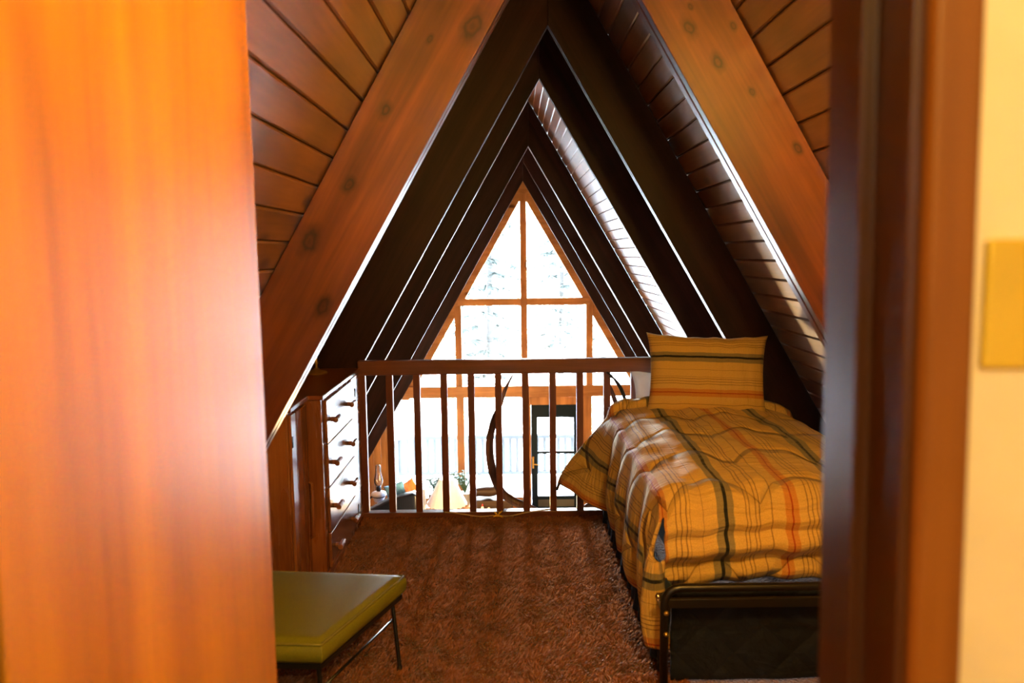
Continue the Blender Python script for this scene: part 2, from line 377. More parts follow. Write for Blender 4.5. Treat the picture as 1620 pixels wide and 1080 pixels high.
def skirtmat(name, col, quilt):
    t = NT(name); b = t.b
    tc = t.n('ShaderNodeTexCoord'); sx = t.n('ShaderNodeSeparateXYZ'); t.l(tc.outputs['Object'], sx.inputs[0])
    nz = t.n('ShaderNodeTexNoise'); nz.inputs['Scale'].default_value = 7; nz.inputs['Detail'].default_value = 4; nz.inputs['Distortion'].default_value = .8
    t.l(tc.outputs['Object'], nz.inputs['Vector'])
    c = t.ramp(nz.outputs['Fac'], [(.3, tuple(x * .6 for x in col)), (.7, tuple(x * 1.3 for x in col))])
    t.l(c, b.inputs['Base Color']); b.inputs['Roughness'].default_value = .75
    b.inputs['Sheen Weight'].default_value = .05; b.inputs['Specular IOR Level'].default_value = .2
    h = nz.outputs['Fac']
    if quilt:
        a = t.math('FRACT', t.math('DIVIDE', t.math('ADD', sx.outputs[0], sx.outputs[2]), .21))
        c2 = t.math('FRACT', t.math('DIVIDE', t.math('SUBTRACT', sx.outputs[0], sx.outputs[2]), .21))
        d = t.math('MINIMUM', t.math('ABSOLUTE', t.math('SUBTRACT', a, .5)), t.math('ABSOLUTE', t.math('SUBTRACT', c2, .5)))
        g = t.ramp(d, [(0, (0, 0, 0)), (.2, (1, 1, 1))]); h = t.math('ADD', h, t.math('MULTIPLY', g, .35))
    bp = t.n('ShaderNodeBump'); bp.inputs['Strength'].default_value = .8; bp.inputs['Distance'].default_value = .03
    t.l(h, bp.inputs['Height']); t.l(bp.outputs[0], b.inputs['Normal']); return t.m
M['navy'] = skirtmat('navy bed skirt fabric', (.016, .032, .075), False)
M['charcoal'] = skirtmat('charcoal quilted fabric', (.008, .012, .028), True)

# ================================================================== SETTING
RX = .223                      # ridge x
ZI, ZO = 2.83, 3.37            # apex heights: underside of the rafters, underside of the planks
K = 1 / math.tan(math.radians(60))
def xi(z, zt=ZI, s=1): return RX + s * (zt - z) * K

# roof planks (boards parallel to the ridge), one mesh per slope
def slope(name, s):
    bm = NB(); W = .1135; L = (ZO + 3.4) / math.sin(math.radians(60)); n = int(L / W) + 1
    c, sn = math.cos(math.radians(60)), math.sin(math.radians(60))
    def pt(d, o): return (RX + s * (d * c + o * sn), ZO - d * sn + o * c)
    for i in range(n):
        d0 = i * W + .002; d1 = (i + 1) * W - .002
        poly = [pt(d0, .008), pt(d0 + .006, 0), pt(d1 - .006, 0), pt(d1, .008), pt(d1, .028), pt(d0, .028)]
        segs = [(-1.6, 14.62)]
        prism(bm, poly, *segs[0])
    o = obj(name, bm, M['plank'], kind='structure'); return o
slope('ceiling', -1)
slope('ceiling', 1)
# roof skin above the boards keeps daylight out
bm = NB()
for s in (-1, 1):
    c, sn = math.cos(math.radians(60)), math.sin(math.radians(60))
    pt = lambda d, o: (RX + s * (d * c + o * sn), ZO - d * sn + o * c)
    prism(bm, [pt(-.12, .03), pt(8.0, .03), pt(8.0, .12), pt(-.12, .12)], -1.7, 15.1)
obj('ceiling_roof_skin', bm, M['deck_wood'], kind='structure')

# rafters: pairs of planks meeting at the ridge
def arm_poly(s, zi, zo, zb):
    return [(RX, zi), (RX, zo), (RX + s * (zo - zb) * K, zb), (RX + s * (zi - zb) * K, zb)]
def frame(y0, plies, t, gap, zb, near, label, zi=ZI):
    y1 = y0 + plies * t + (plies - 1) * gap
    r = empty('rafter_frame', (RX, y0, zb), label, 'roof beam', 'pairs of sloping roof beams')
    for s, nm in ((-1, 'l'), (1, 'r')):
        for p in range(plies):
            bm = NB(); ya = y0 + p * (t + gap)
            dz = .002 * p
            prism(bm, arm_poly(s, zi + dz, ZO - .012, zb), ya, ya + t)
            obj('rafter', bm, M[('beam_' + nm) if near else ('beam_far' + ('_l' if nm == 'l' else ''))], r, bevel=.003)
        if plies > 1:
            bm = NB(); prism(bm, arm_poly(s, zi + .035, ZO - .012, zb), y0 + t, y0 + t + gap)
            obj('spacer_board', bm, M['beam_far'], r)
    return r
frame(2.86, 2, .050, .016, 0.003, True, 'nearest pair of sloping ceiling beams, lit orange on the face towards the doorway')
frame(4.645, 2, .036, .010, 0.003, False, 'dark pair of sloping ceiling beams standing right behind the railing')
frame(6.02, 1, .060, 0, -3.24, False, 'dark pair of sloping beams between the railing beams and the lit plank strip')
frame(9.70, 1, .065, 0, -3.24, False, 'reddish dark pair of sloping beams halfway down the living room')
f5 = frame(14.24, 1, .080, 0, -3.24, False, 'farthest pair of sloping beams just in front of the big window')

bm = NB(); prism(bm, arm_poly(1, 3.0, ZO - .012, -3.24), 12.95, 12.98)  # added dark board, covers the bright ceiling strip before the farthest beams
obj('strip_cover_board', bm, M['beam_far'], f5)
# loft floor with shag carpet
bm = NB(); prism(bm, [(RX - 1.93, 0), (RX + 1.93, 0), (RX + 2.06, -.24), (RX - 2.06, -.24)], -1.6, 4.72)
obj('floor', bm, M['carpet'], kind='structure')
def pile():
    rnd = random.Random(3); V = []; F = []
    for k in range(90000):
        x = rnd.uniform(-1.05, .62); y = 2.1 + (4.56 - 2.1) * rnd.random() ** .9
        a = 3.6 * noise.noise(Vector((x * 11, y * 9, 0))) + rnd.uniform(-.9, .9)
        L = rnd.uniform(.012, .024); w_ = rnd.uniform(.0016, .003)
        dx, dy = math.cos(a) * L * .75, math.sin(a) * L * .75; b_ = rnd.random() * PI; wx, wy = math.cos(b_) * w_, math.sin(b_) * w_
        n_ = len(V)
        V += [(x - wx, y - wy, 0.0005), (x + wx, y + wy, 0.0005), (x + dx * .5 + wx, y + dy * .5 + wy, L * .6), (x + dx * .5 - wx, y + dy * .5 - wy, L * .6), (x + dx, y + dy, L * .8)]
        F += [(n_, n_ + 1, n_ + 2, n_ + 3), (n_ + 3, n_ + 2, n_ + 4)]
    me = bpy.data.meshes.new('carpet_pile'); me.from_pydata(V, [], F); me.materials.append(M['tuft'])
    o = bpy.data.objects.new('carpet_pile', me); C.objects.link(o)
    tag(o, 'brown shag carpet pile covering the loft floor', 'carpet', kind='stuff')
pile()
# lower living-room floor
bm = NB(); bx(bm, -3.75, 4.2, -1.6, 14.9, -3.40, -3.25); obj('floor_living_room', bm, M['lowfloor'], kind='structure')
# wall under the loft edge
bm = NB(); bx(bm, -3.5, 3.9, 4.40, 4.50, -3.25, -.24); obj('wall_under_loft', bm, M['pine'], kind='structure')

# ---- partition with the doorway
JX = .305; HX = -.485; WY0, WY1 = .62, .765
def clipx(z): return (ZO - z) * K
bm = NB()
prism(bm, [(JX + .03, 0), (RX + clipx(0) - .02, 0), (RX + clipx(2.45) - .02, 2.45), (JX + .03, 2.45)], WY0 + .003, WY1 - .003)
prism(bm, [(HX - .03, 0), (RX - clipx(0) + .02, 0), (RX - clipx(2.15) + .02, 2.15), (HX - .03, 2.15)], WY0 + .003, .707)
prism(bm, [(RX - clipx(2.1) + .02, 2.1), (RX + clipx(2.1) - .02, 2.1), (RX, ZO - .02)], WY0 + .004, WY1 - .004)
obj('wall_partition', bm, M['paint'], kind='structure')
# hall around the camera
bm = NB(); prism(bm, [(RX - clipx(0) + .03, 0), (RX + clipx(0) - .03, 0), (RX, ZO - .03)], -1.56, -1.50); obj('wall_hall_back', bm, M['paint'], kind='structure')
bm = NB(); bx(bm, -1.00, -.94, -1.50, WY0, 0, 1.30); obj('wall_hall_left', bm, M['paint'], kind='structure')
bm = NB(); bx(bm, 1.40, 1.46, -1.50, WY0, 0, 1.23); obj('wall_hall_right', bm, M['paint'], kind='structure')

# ---- door frame: jamb with stop, casing (slightly out of plumb as in the old cabin)
def lean(bm, k=.012, z0=1.4):
    for v in bm.verts: v.co.x -= k * (v.co.z - z0)
df = empty('door_1', (0, WY0, 0), kind='structure')
bm = NB()   # right jamb, profile in x,y
prism(bm, [(JX, .612), (JX, .672), (JX - .012, .672), (JX - .012, .708), (JX, .708), (JX, .772), (JX + .03, .772), (JX + .03, .612)], 0, 2.06, 'z'); lean(bm)
obj('door_jamb', bm, M['jamb'], df, bevel=.002)
bm = NB()
prism(bm, [(JX + .008, .606), (JX + .008, .618), (JX + .048, .618), (JX + .048, .604), (JX + .044, .600), (JX + .012, .600)], 0, 2.10, 'z'); lean(bm)
obj('door_casing', bm, M['casing'], df, bevel=.002)
bm = NB(); bx(bm, HX - .03, HX, .612, .709, 0, 2.06); obj('door_jamb', bm, M['jamb'], df)
bm = NB(); bx(bm, HX - .05, HX - .006, .600, .618, 0, 2.10); obj('door_casing', bm, M['casing'], df)
bm = NB(); bx(bm, HX + .008, JX - .006, .612, .772, 2.035, 2.07); obj('door_head', bm, M['jamb'], df)
# door leaf, opened ninety degrees into the loft
bm = NB(); bx(bm, HX - .030, HX + .006, .712, 1.515, .012, 2.03)
leaf = obj('door_leaf', bm, M['door'], df, bevel=.002)
# light switch
sw = empty('light_switch', (.41, WY0, 1.51), 'brass coloured toggle light switch plate on the yellow hallway wall', 'light switch')
bm = NB(); bx(bm, .3675, .440, WY0 - .0045, WY0 + .003, 1.456, 1.557); obj('switch_plate', bm, M['gold'], sw, bevel=.003)
bm = NB(); prism(bm, [(WY0 - .004, 1.497), (WY0 - .004, 1.517), (WY0 - .016, 1.522), (WY0 - .018, 1.514)], .399, .409, 'x'); obj('toggle', bm, M['gold'], sw, bevel=.002)
for z in (1.536, 1.477):
    bm = NB(); lathe(bm, [(.0035, 0), (.0035, -.0015), (.002, -.0025)], (.404, WY0 - .004, z), 12, 'y'); obj('screw', bm, M['steel'], sw)

# ---- gable wall and its windows
GY = 14.50
SILL = -2.97
bm = NB()
# pine boards left and right of the glass and under the sill (vertical boards)
def boards(bm, x0, x1, zlo, zhi_fn, y0, y1, wd=.14):
    x = x0
    while x < x1 - .005:
        xe = min(x + wd, x1)
        prism(bm, [(x + .003, zlo), (xe - .003, zlo), (xe - .003, zhi_fn(xe - .003)), (x + .003, zhi_fn(x + .003))], y0, y1); x += wd
zroof = lambda x: ZO - abs(x - RX) / K - .01
GL, GR = -2.28, 2.73
boards(bm, RX - 3.80, GL, -3.25, zroof, GY - .02, GY + .08)
boards(bm, GR, RX + 3.80, -3.25, zroof, GY - .02, GY + .08)
boards(bm, GL, .245, -3.25, lambda x: SILL, GY - .02, GY + .08)
boards(bm, 1.46, GR, -3.25, lambda x: SILL, GY - .02, GY + .08)
obj('wall_gable', bm, M['pine'], kind='structure')
# sloping trim along the roof
bm = NB()
for s in (-1, 1):
    prism(bm, [(RX, 2.60), (RX, ZO), (RX + s * (ZO + 1.1) * K, -1.1), (RX + s * (2.60 + 1.1) * K, -1.1)], GY - .03, GY + .09)
obj('trim_1', bm, M['pine_x'], kind='structure', bevel=.004)
wnd = empty('window_1', (RX, GY, SILL), kind='structure')
def beam(x0, x1, z0, z1, y0=GY - .05, y1=GY + .09, m='pine', nm='mullion'):
    bm = NB(); bx(bm, x0, x1, y0, y1, z0, z1); return obj(nm, bm, M[m], wnd, bevel=.004)
beam(.165, .285, -1.0, 2.64, GY - .056, GY + .094)                         # centre mullion
beam(-.98, 1.42, .625, .755, m='pine_x', nm='cross_beam')
beam(-1.04, -.92, -.85, .625); beam(1.355, 1.475, -.85, .625)
beam(-2.26, 2.71, -1.06, -.85, GY - .09, GY + .10, 'pine_x', 'cross_beam')
beam(-1.04, -.90, SILL, -1.06)                        # lower left post
beam(-2.34, -2.26, -3.0, -1.4, m='pine'); beam(2.71, 2.79, -3.0, -1.4, m='pine')
beam(-2.26, .245, SILL - .03, SILL + .03, GY - .09, GY + .10, 'pine_x', 'sill'); beam(1.46, 2.71, SILL - .03, SILL + .03, GY - .09, GY + .10, 'pine_x', 'sill')
def pane(poly):
    bm = NB(); prism(bm, poly, GY + .02, GY + .028); obj('pane', bm, M['glass'], wnd)
xs = lambda z, s: RX + s * (2.60 - z) * K
pane([(.165, 2.50), (.165, .755), (xs(.755, -1), .755)]); pane([(.285, 2.50), (.285, .755), (xs(.755, 1), .755)])
pane([(-.92, .625), (.165, .625), (.165, -.85), (-.92, -.85)]); pane([(.285, .625), (1.355, .625), (1.355, -.85), (.285, -.85)])
pane([(-1.04, .55), (-1.04, -.85), (xs(-.85, -1), -.85)]); pane([(1.475, .55), (1.475, -.85), (xs(-.85, 1), -.85)])
pane([(-.90, -1.06), (.245, -1.06), (.245, SILL), (-.90, SILL)]); pane([(-1.04, -1.06), (-2.26, -1.06), (-2.26, SILL), (-1.04, SILL)])
pane([(1.46, -1.06), (2.71, -1.06), (2.71, SILL), (1.46, SILL)])
# exterior door
dr = empty('door_2', (.77, GY, -3.25), kind='structure')
for a in ((.245, .330, -3.24, -1.07), (1.225, 1.46, -3.24, -1.07), (.330, 1.225, -1.215, -1.07)):
    bm = NB(); bx(bm, a[0], a[1], GY - .04, GY + .09, a[2], a[3]); obj('door_frame', bm, M['pine'], dr, bevel=.004)
bm = NB()
for a in ((.336, .452, -3.23, -1.222), (1.128, 1.218, -3.23, -1.222), (.452, 1.128, -1.46, -1.222), (.452, 1.128, -3.23, -3.16), (.452, 1.128, -3.02, -2.955), (.452, 1.128, -2.145, -2.10)):
    bx(bm, a[0], a[1], GY, GY + .045, a[2], a[3])
obj('door_leaf', bm, M['teal'], dr)
bm = NB(); bx(bm, .452, 1.128, GY + .01, GY + .03, -3.16, -3.02); obj('kick_panel', bm, M['grey_paint'], dr)
bm = NB(); bx(bm, .452, 1.128, GY + .018, GY + .026, -2.955, -1.46); obj('door_glass', bm, M['glass'], dr)
bm = NB(); bx(bm, .352, .382, GY - .008, GY, -2.42, -2.20)
tube(bm, [(.367, GY - .008, -2.33), (.367, GY - .055, -2.33), (.40, GY - .06, -2.33), (.47, GY - .055, -2.345), (.50, GY - .05, -2.325)], .011, 10)
lathe(bm, [(.026, 0), (.024, -.02), (.012, -.03)], (.367, GY - .006, -2.215), 16, 'y')
obj('door_handle', bm, M['brass'], dr, smooth=True, auto=.7)

# ---- outdoors: snow, deck, trees
bm = NB()
n = 36
gv = [[bm.verts.new((lerp(-60, 60, i / n), lerp(14.9, 110, j / n), -5.0 + 1.5 * noise.noise(Vector((i * .35, j * .35, 0))) + 10 * sst(40, 110, lerp(14.9, 110, j / n)))) for j in range(n + 1)] for i in range(n + 1)]
for i in range(n):
    for j in range(n): bm.faces.new([gv[i][j], gv[i + 1][j], gv[i + 1][j + 1], gv[i][j + 1]])
obj('floor_snowy_ground', bm, M['snow'], kind='structure', smooth=True)
bm = NB(); bx(bm, -4.5, 5, 14.75, 17.3, -3.50, -3.36); obj('floor_deck', bm, M['snow'], kind='structure')
drl = empty('deck_railing', (.2, 17.05, -3.36), 'weathered grey deck railing outside beyond the living room window', 'railing')
bm = NB(); bx(bm, -4.4, 4.9, 16.97, 17.13, -2.44, -2.36); obj('top_rail', bm, M['deck_wood'], drl)
bm = NB(); bx(bm, -4.4, 4.9, 17.01, 17.09, -3.24, -3.17); obj('bottom_rail', bm, M['deck_wood'], drl)
bm = NB(); bx(bm, 0, .07, 17.02, 17.08, -3.17, -2.44); b0 = obj('baluster', bm, M['deck_wood'], drl)
i = 0; x = -4.3
while x < 4.85:
    if i == 0: b0.location.x = x
    else:
        c_ = b0.copy(); c_.location.x = x; C.objects.link(c_); c_.parent = drl
    i += 1; x += .15
for x in (-4.35, -2.6, 0.25, 2.6, 4.75):
    bm = NB(); bx(bm, x, x + .1, 17.0, 17.1, -3.36, -2.44); obj('post', bm, M['deck_wood'], drl)

def conifer(x, y, z0, h, lab):
    r = empty('snowy_conifer', (x, y, z0), lab, 'tree', 'trees outside the gable window')
    bm = NB(); tube(bm, [(x, y, z0), (x + .1, y, z0 + h * .5), (x, y, z0 + h)], [.16, .1, .02], 8); obj('trunk', bm, M['bark'], r)
    bm = NB(); k = 0; z = z0 + h * .15
    while z < z0 + h * .98:
        f = 1 - (z - z0) / h
        for q in range(7):
            a = random.random() * 2 * PI; L = (.4 + .6 * random.random()) * h * .20 * f + .15
            ex, ey = math.cos(a) * L, math.sin(a) * L
            p0 = Vector((x, y, z)); p1 = p0 + Vector((ex * .5, ey * .5, -.02 * L)); p2 = p0 + Vector((ex, ey, -.28 * L))
            tube(bm, [p0, p1, p2], [.012, .008, .003], 4)
            for m_ in range(16):
                c0 = p0.lerp(p2, .2 + .8 * random.random()) + Vector((0, 0, -.02)); d = Vector((random.uniform(-1, 1), random.uniform(-1, 1), -.35)).normalized() * random.uniform(.25, .55)
                sd = d.cross(Vector((0, 0, 1))).normalized() * .08
                vs = [bm.verts.new(c0 - sd), bm.verts.new(c0 + sd), bm.verts.new(c0 + d + Vector((0, 0, .012))), bm.verts.new(c0 + d * .6 - Vector((0, 0, .03)))]
                bm.faces.new([vs[0], vs[1], vs[2]]); bm.faces.new([vs[0], vs[2], vs[3]]); bm.faces.new([vs[1], vs[3], vs[2]]); bm.faces.new([vs[0], vs[3], vs[1]])
        z += h * .035
    obj('foliage', bm, M['needle'], r, recalc=False)
conifer(-.9, 30, -5, 14, 'faint tall conifer outside the panes left of the centre mullion')
conifer(2.2, 36, -4.6, 15, 'faint conifer outside the panes right of the centre mullion, behind the bare tree')
def bare_tree(x, y, z0, h, lab):
    r = empty('bare_tree', (x, y, z0), lab, 'tree', 'trees outside the gable window')
    bm = NB(); top = (x + random.uniform(-.4, .4), y, z0 + h)
    tube(bm, [(x, y, z0), (x + .15, y, z0 + h * .4), top], [.2, .13, .03], 8); obj('trunk', bm, M['bark'], r)
    bm = NB()
    for q in range(26):
        t = random.uniform(.3, .95); a = random.random() * 2 * PI; L = (1 - t * .6) * h * .22
        p0 = Vector((x + .1, y, z0 + h * t)); p1 = p0 + Vector((math.cos(a) * L * .5, math.sin(a) * L * .5, L * .15)); p2 = p0 + Vector((math.cos(a) * L, math.sin(a) * L, L * .5 * random.random()))
        tube(bm, [p0, p1, p2], [.06, .04, .012], 5)
        for m_ in range(6):
            s0 = p1.lerp(p2, random.random()); e0 = s0 + Vector((random.uniform(-.5, .5), random.uniform(-.5, .5), random.uniform(-.2, .5))) * L * .4
            tube(bm, [s0, e0], [.022, .006], 4)
    obj('branches', bm, M['bark'], r)
bare_tree(1.9, 25, -5, 10, 'faint bare tree outside the pane right of the centre mullion')
bare_tree(-5.0, 27, -5, 11, 'faint bare tree outside the leftmost lower pane')

# ================================================================== RAILING
rl = empty('loft_railing', (.2, 4.62, 0), 'reddish brown wooden railing with square balusters along the loft edge', 'railing')
bm = NB(); bx(bm, -.90, 1.30, 4.585, 4.640, .858, .943); obj('top_rail', bm, M['rail'], rl, bevel=.006)
bm = NB(); bx(bm, -.90, 1.62, 4.580, 4.642, .0, .036); obj('bottom_rail', bm, M['rail'], rl, bevel=.003)
bm = NB(); bx(bm, -.0195, .0195, 4.595, 4.633, .036, .858); b0 = obj('baluster', bm, M['baluster'], rl, bevel=.002)
for k in range(14):
    X = -.880 + .1592 * k
    if k == 0: b0.location.x += X
    else:
        c_ = b0.copy(); c_.location.x = b0.location.x + .1592 * k; C.objects.link(c_); c_.parent = rl
# cord lying on the bottom rail and a ribbon tied to it
cd = smooth_path([(-.41, 4.572, .040), (-.36, 4.570, .036), (-.29, 4.571, .024), (-.20, 4.568, .012), (-.107, 4.566, .018), (-.03, 4.568, .012), (.06, 4.570, .030), (.14, 4.572, .040), (.22, 4.60, .041)], 6)
bm = NB(); tube(bm, cd, .0040, 8); obj('cord', bm, M['cord'], smooth=True, label='thin tan cord running along the bottom rail of the railing', cat='cord')
bm = NB()
bp_ = Vector((-.098, 4.562, .018))
lathe(bm, [(.004, -.008), (.010, 0), (.004, .008)], bp_, 10, 'x')
for d in ((.028, -.004, .030), (-.018, -.006, .022), (-.024, -.006, -.006), (.03, -.008, -.008)):
    e = bp_ + Vector(d); m_ = bp_.lerp(e, .5) + Vector((0, -.004, .004))
    tube(bm, [bp_, m_, e], [.004, .006, .003], 6)
obj('ribbon', bm, M['ribbon'], smooth=True, label='small yellow ribbon knotted round the cord at the railing foot', cat='ribbon')

# ================================================================== ELK ANTLERS on the outer face of the loft edge
AY = 4.86
at_ = empty('elk_antlers', (.26, AY, -.30), 'pair of long brown elk antlers mounted behind the railing balusters', 'antlers')
bm = NB()
lathe(bm, [(.02, 0), (.075, .05), (.085, .14), (.05, .20), (.01, .22)], (.26, AY - .06, -.30), 16)
obj('skull_plate', bm, M['antler'], at_, smooth=True)
L = [(.245, -.20), (.205, -.102), (.106, -.039), (-.004, .011), (-.079, .073), (-.125, .179), (-.146, .300), (-.145, .409), (-.116, .528), (-.078, .627), (-.043, .725), (.005, .815)]
rad = [.030, .029, .027, .026, .026, .027, .026, .024, .020, .016, .011, .003]
def antler(mir):
    f = (lambda x: .56 - x) if mir else (lambda x: x)
    P = smooth_path([(f(x), AY + (.0 if i > 2 else -.03 * (3 - i) / 3), z) for i, (x, z) in enumerate(L)], 5)
    R_ = []
    for i in range(len(P)):
        a = i / 5; k = min(int(a), len(rad) - 2); R_.append(lerp(rad[k], rad[k + 1], a - k))
    bm = NB(); tube(bm, P, R_, 12)
    o = obj('antler_beam', bm, M['antler'], at_, smooth=True)
    for (x0, z0, x1, z1, x2, z2, r_) in ((-.105, .50, -.088, .57, -.070, .635, .013), (-.115, .14, -.098, .19, -.082, .245, .014)):
        if mir and z0 > .4: continue
        bm = NB(); tube(bm, smooth_path([(f(x0), AY, z0), (f(x1), AY - .03, z1), (f(x2), AY - .07, z2)], 4), [r_] * 3 + [r_ * .8] * 3 + [r_ * .5, r_ * .3, r_ * .1], 8)
        obj('tine', bm, M['antler'], o, smooth=True)
antler(False); antler(True)

# ================================================================== DRESSER
DX = -.900; DT = .905
ds = empty('dresser', (-1.2, 4.1, 0), 'built-in wooden chest with four dowel-pull drawers under the left slope', 'dresser')
def backx(z): return RX - (ZO - z) * K + .035
bm = NB(); prism(bm, [(DX, .0), (DX, DT - .022), (backx(DT - .022), DT - .022), (backx(0.0), 0)], 3.68, 4.575)
obj('carcass', bm, M['dresser'], ds, bevel=.003)
bm = NB(); prism(bm, [(-.978, .0), (-.978, DT - .022), (backx(DT - .022), DT - .022), (backx(0.0), 0)], 3.39, 3.679)
obj('side_cabinet', bm, M['dresser'], ds, bevel=.003)
bm = NB(); prism(bm, [(DX + .014, 3.665), (DX + .014, 4.58), (backx(DT) + .005, 4.58), (backx(DT) + .005, 3.37), (-.955, 3.37), (-.955, 3.665)], DT - .022, DT, 'z')
obj('top', bm, M['dtop'], ds, bevel=.004)
# near end boards, door of the narrow cabinet with hinge and long pull
for i in range(5):
    bm = NB(); x1 = -.981 - i * .095; x0 = x1 - .091
    zt = min(DT - .03, ZO - (RX - x0) / K - .06)
    bx(bm, x0, x1, 3.378, 3.3895, 0.01, max(.1, zt)); obj('end_board', bm, M['dresser'], ds, bevel=.002)
bm = NB(); bx(bm, -.9775, -.965, 3.405, 3.672, .05, DT - .04); sd = obj('cabinet_door', bm, M['dresser'], ds, bevel=.002)
bm = NB(); bx(bm, -.9645, -.961, 3.407, 3.42, .72, .77); obj('hinge', bm, M['blackiron'], sd)
bm = NB(); tube(bm, [(-.962, 3.645, .50), (-.948, 3.645, .49), (-.948, 3.645, .24), (-.962, 3.645, .23)], .007, 8); obj('pull', bm, M['dresser'], sd, smooth=True)
# drawers
rows = [(.662, .868), (.448, .655), (.225, .441), (.045, .218)]
for zi_, (z0, z1) in enumerate(rows):
    bm = NB(); bx(bm, DX + .0005, DX + .014, 3.735, 4.335, z0, z1)
    d = obj('drawer', bm, M['drawer'], ds, bevel=.003)
    zc = (z0 + z1) / 2 + .0
    for y in (3.825, 4.215):
        bm = NB(); lathe(bm, [(.012, 0), (.011, .030)], (DX + .0135, y, zc - .004), 12, 'x')
        lathe(bm, [(.003, -.046), (.013, -.043), (.013, .043), (.003, .046)], (DX + .044, y, zc), 14, 'y')
        obj('drawer_pull', bm, M['dresser'], d, smooth=True, auto=.7)
bm = NB(); bx(bm, DX + .0005, DX + .010, 4.345, 4.57, .03, DT - .03); fr_ = obj('end_stile', bm, M['drawer'], ds, bevel=.002)
for z in (.09, .76):
    bm = NB(); bx(bm, DX + .0105, DX + .0135, 4.43, 4.445, z, z + .05); obj('hinge', bm, M['blackiron'], fr_)
bm = NB(); bx(bm, DX + .0005, DX + .008, 3.68, 4.57, .0, .04); obj('plinth', bm, M['dresser'], ds)

# brass candlestick on the dresser
cs = empty('candlestick', (-1.085, 4.37, DT), 'small brass candlestick standing on the dresser top', 'candlestick')
bm = NB(); lathe(bm, [(.058, .0005), (.060, .006), (.056, .012), (.040, .016), (.020, .022), (.014, .032)], (-1.085, 4.37, DT), 28); obj('base', bm, M['brass'], cs, smooth=True, auto=.8)
bm = NB(); lathe(bm, [(.009, .030), (.007, .05), (.011, .062), (.007, .075), (.006, .13), (.010, .14), (.007, .15), (.008, .17)], (-1.085, 4.37, DT), 16); obj('stem', bm, M['brass'], cs, smooth=True)
bm = NB(); lathe(bm, [(.008, .168), (.017, .176), (.013, .184), (.012, .205), (.015, .212), (.006, .214)], (-1.085, 4.37, DT), 18); obj('cup', bm, M['brass'], cs, smooth=True)

# ================================================================== GREEN STOOL
st = empty('footstool', (-.70, 2.65, 0), 'low green vinyl stool with thin black metal legs in the left foreground', 'stool')
Q = [Vector((-.615, 2.395)), Vector((-.425, 2.925)), Vector((-.980, 2.985)), Vector((-1.06, 2.425))]   # near-right, far-right, far-left, near-left
def quad_pt(u, v):  # u 0 left..1 right, v 0 near..1 far
    a = Q[3].lerp(Q[0], u); b = Q[2].lerp(Q[1], u); return a.lerp(b, v)
bm = NB(); N = 26; zb_, zt_ = .268, .345
def remap(t): return .5 - .5 * math.cos(PI * t)
top = []; 
for i in range(N + 1):
    row = []
    for j in range(N + 1):
        u, v = remap(i / N), remap(j / N); p = quad_pt(u, v)
        e = min(u, 1 - u, v, 1 - v); z = zt_ - .012 * (1 - sst(0, .04, e)) + .010 * math.sin(PI * u) * math.sin(PI * v)
        row.append(bm.verts.new((p.x, p.y, z)))
    top.append(row)
for i in range(N):
    for j in range(N): bm.faces.new([top[i][j], top[i + 1][j], top[i + 1][j + 1], top[i][j + 1]])
loop = [top[i][0] for i in range(N)] + [top[N][j] for j in range(N)] + [top[i][N] for i in range(N, 0, -1)] + [top[0][j] for j in range(N, 0, -1)]
cen = (Q[0] + Q[1] + Q[2] + Q[3]) / 4
prev = loop
for k, (zz, out) in enumerate(((.322, .010), (.300, .013), (.280, .008), (zb_, -.004))):
    ring = []
    for v_ in loop:
        d = Vector((v_.co.x - cen.x, v_.co.y - cen.y)); d2 = d.normalized() * out
        ring.append(bm.verts.new((v_.co.x + d2.x, v_.co.y + d2.y, zz)))
    for a in range(len(loop)): b_ = (a + 1) % len(loop); bm.faces.new([prev[a], prev[b_], ring[b_], ring[a]])
    prev = ring
bm.faces.new(prev)
cu = obj('cushion', bm, M['green_vinyl'], st, smooth=True)
bm = NB()
edge = []
for a, b_ in ((0, 1), (1, 2), (2, 3), (3, 0)):
    for k in range(8):
        p = Q[a].lerp(Q[b_], k / 8); d = (p - cen).normalized() * .004; edge.append((p.x + d.x, p.y + d.y, .334))
edge += edge[:2]
tube(bm, edge, .0042, 8, cap=False); obj('piping', bm, M['green_pipe'], cu, smooth=True)
bm = NB(); q2 = [(cen + (q - cen) * .985) for q in Q]; q3 = [(cen + (q - cen) * .90) for q in Q]
prism(bm, [(q.x, q.y) for q in q2], .246, .266, 'z'); obj('frame', bm, M['black'], st, bevel=.003)
fo = [(-.60, 2.43), (-.437, 2.845), (-.93, 2.92), (-.99, 2.46)]
for (q, f_) in zip(Q, fo):
    a = cen + (q - cen) * .88; lg = NB(); fx, fy = f_
    if f_ is not fo[1]: fx, fy = (cen + (q - cen) * .97)
    tube(lg, [(a.x, a.y, .248), (fx, fy, .012)], .0075, 10); l_ = obj('leg', lg, M['black'], st, smooth=True, auto=.7)
    fb = NB(); lathe(fb, [(.013, 0), (.013, .008), (.008, .018)], (fx, fy, .001), 12); obj('foot_cap', fb, M['black'], l_, smooth=True, auto=.7)
bm = NB(); a = cen + (Q[0] - cen) * .92; b_ = cen + (Q[1] - cen) * .90
tube(bm, [(a.x, a.y, .17), ((a.x + b_.x) / 2, (a.y + b_.y) / 2, .175), (b_.x, b_.y, .18)], .005, 8); obj('stretcher', bm, M['black'], st, smooth=True); bm = NB()
a2 = cen + (Q[3] - cen) * .92; b2 = cen + (Q[2] - cen) * .90
tube(bm, [(a2.x, a2.y, .17), (b2.x, b2.y, .18)], .005, 8)
obj('stretcher', bm, M['black'], st, smooth=True)

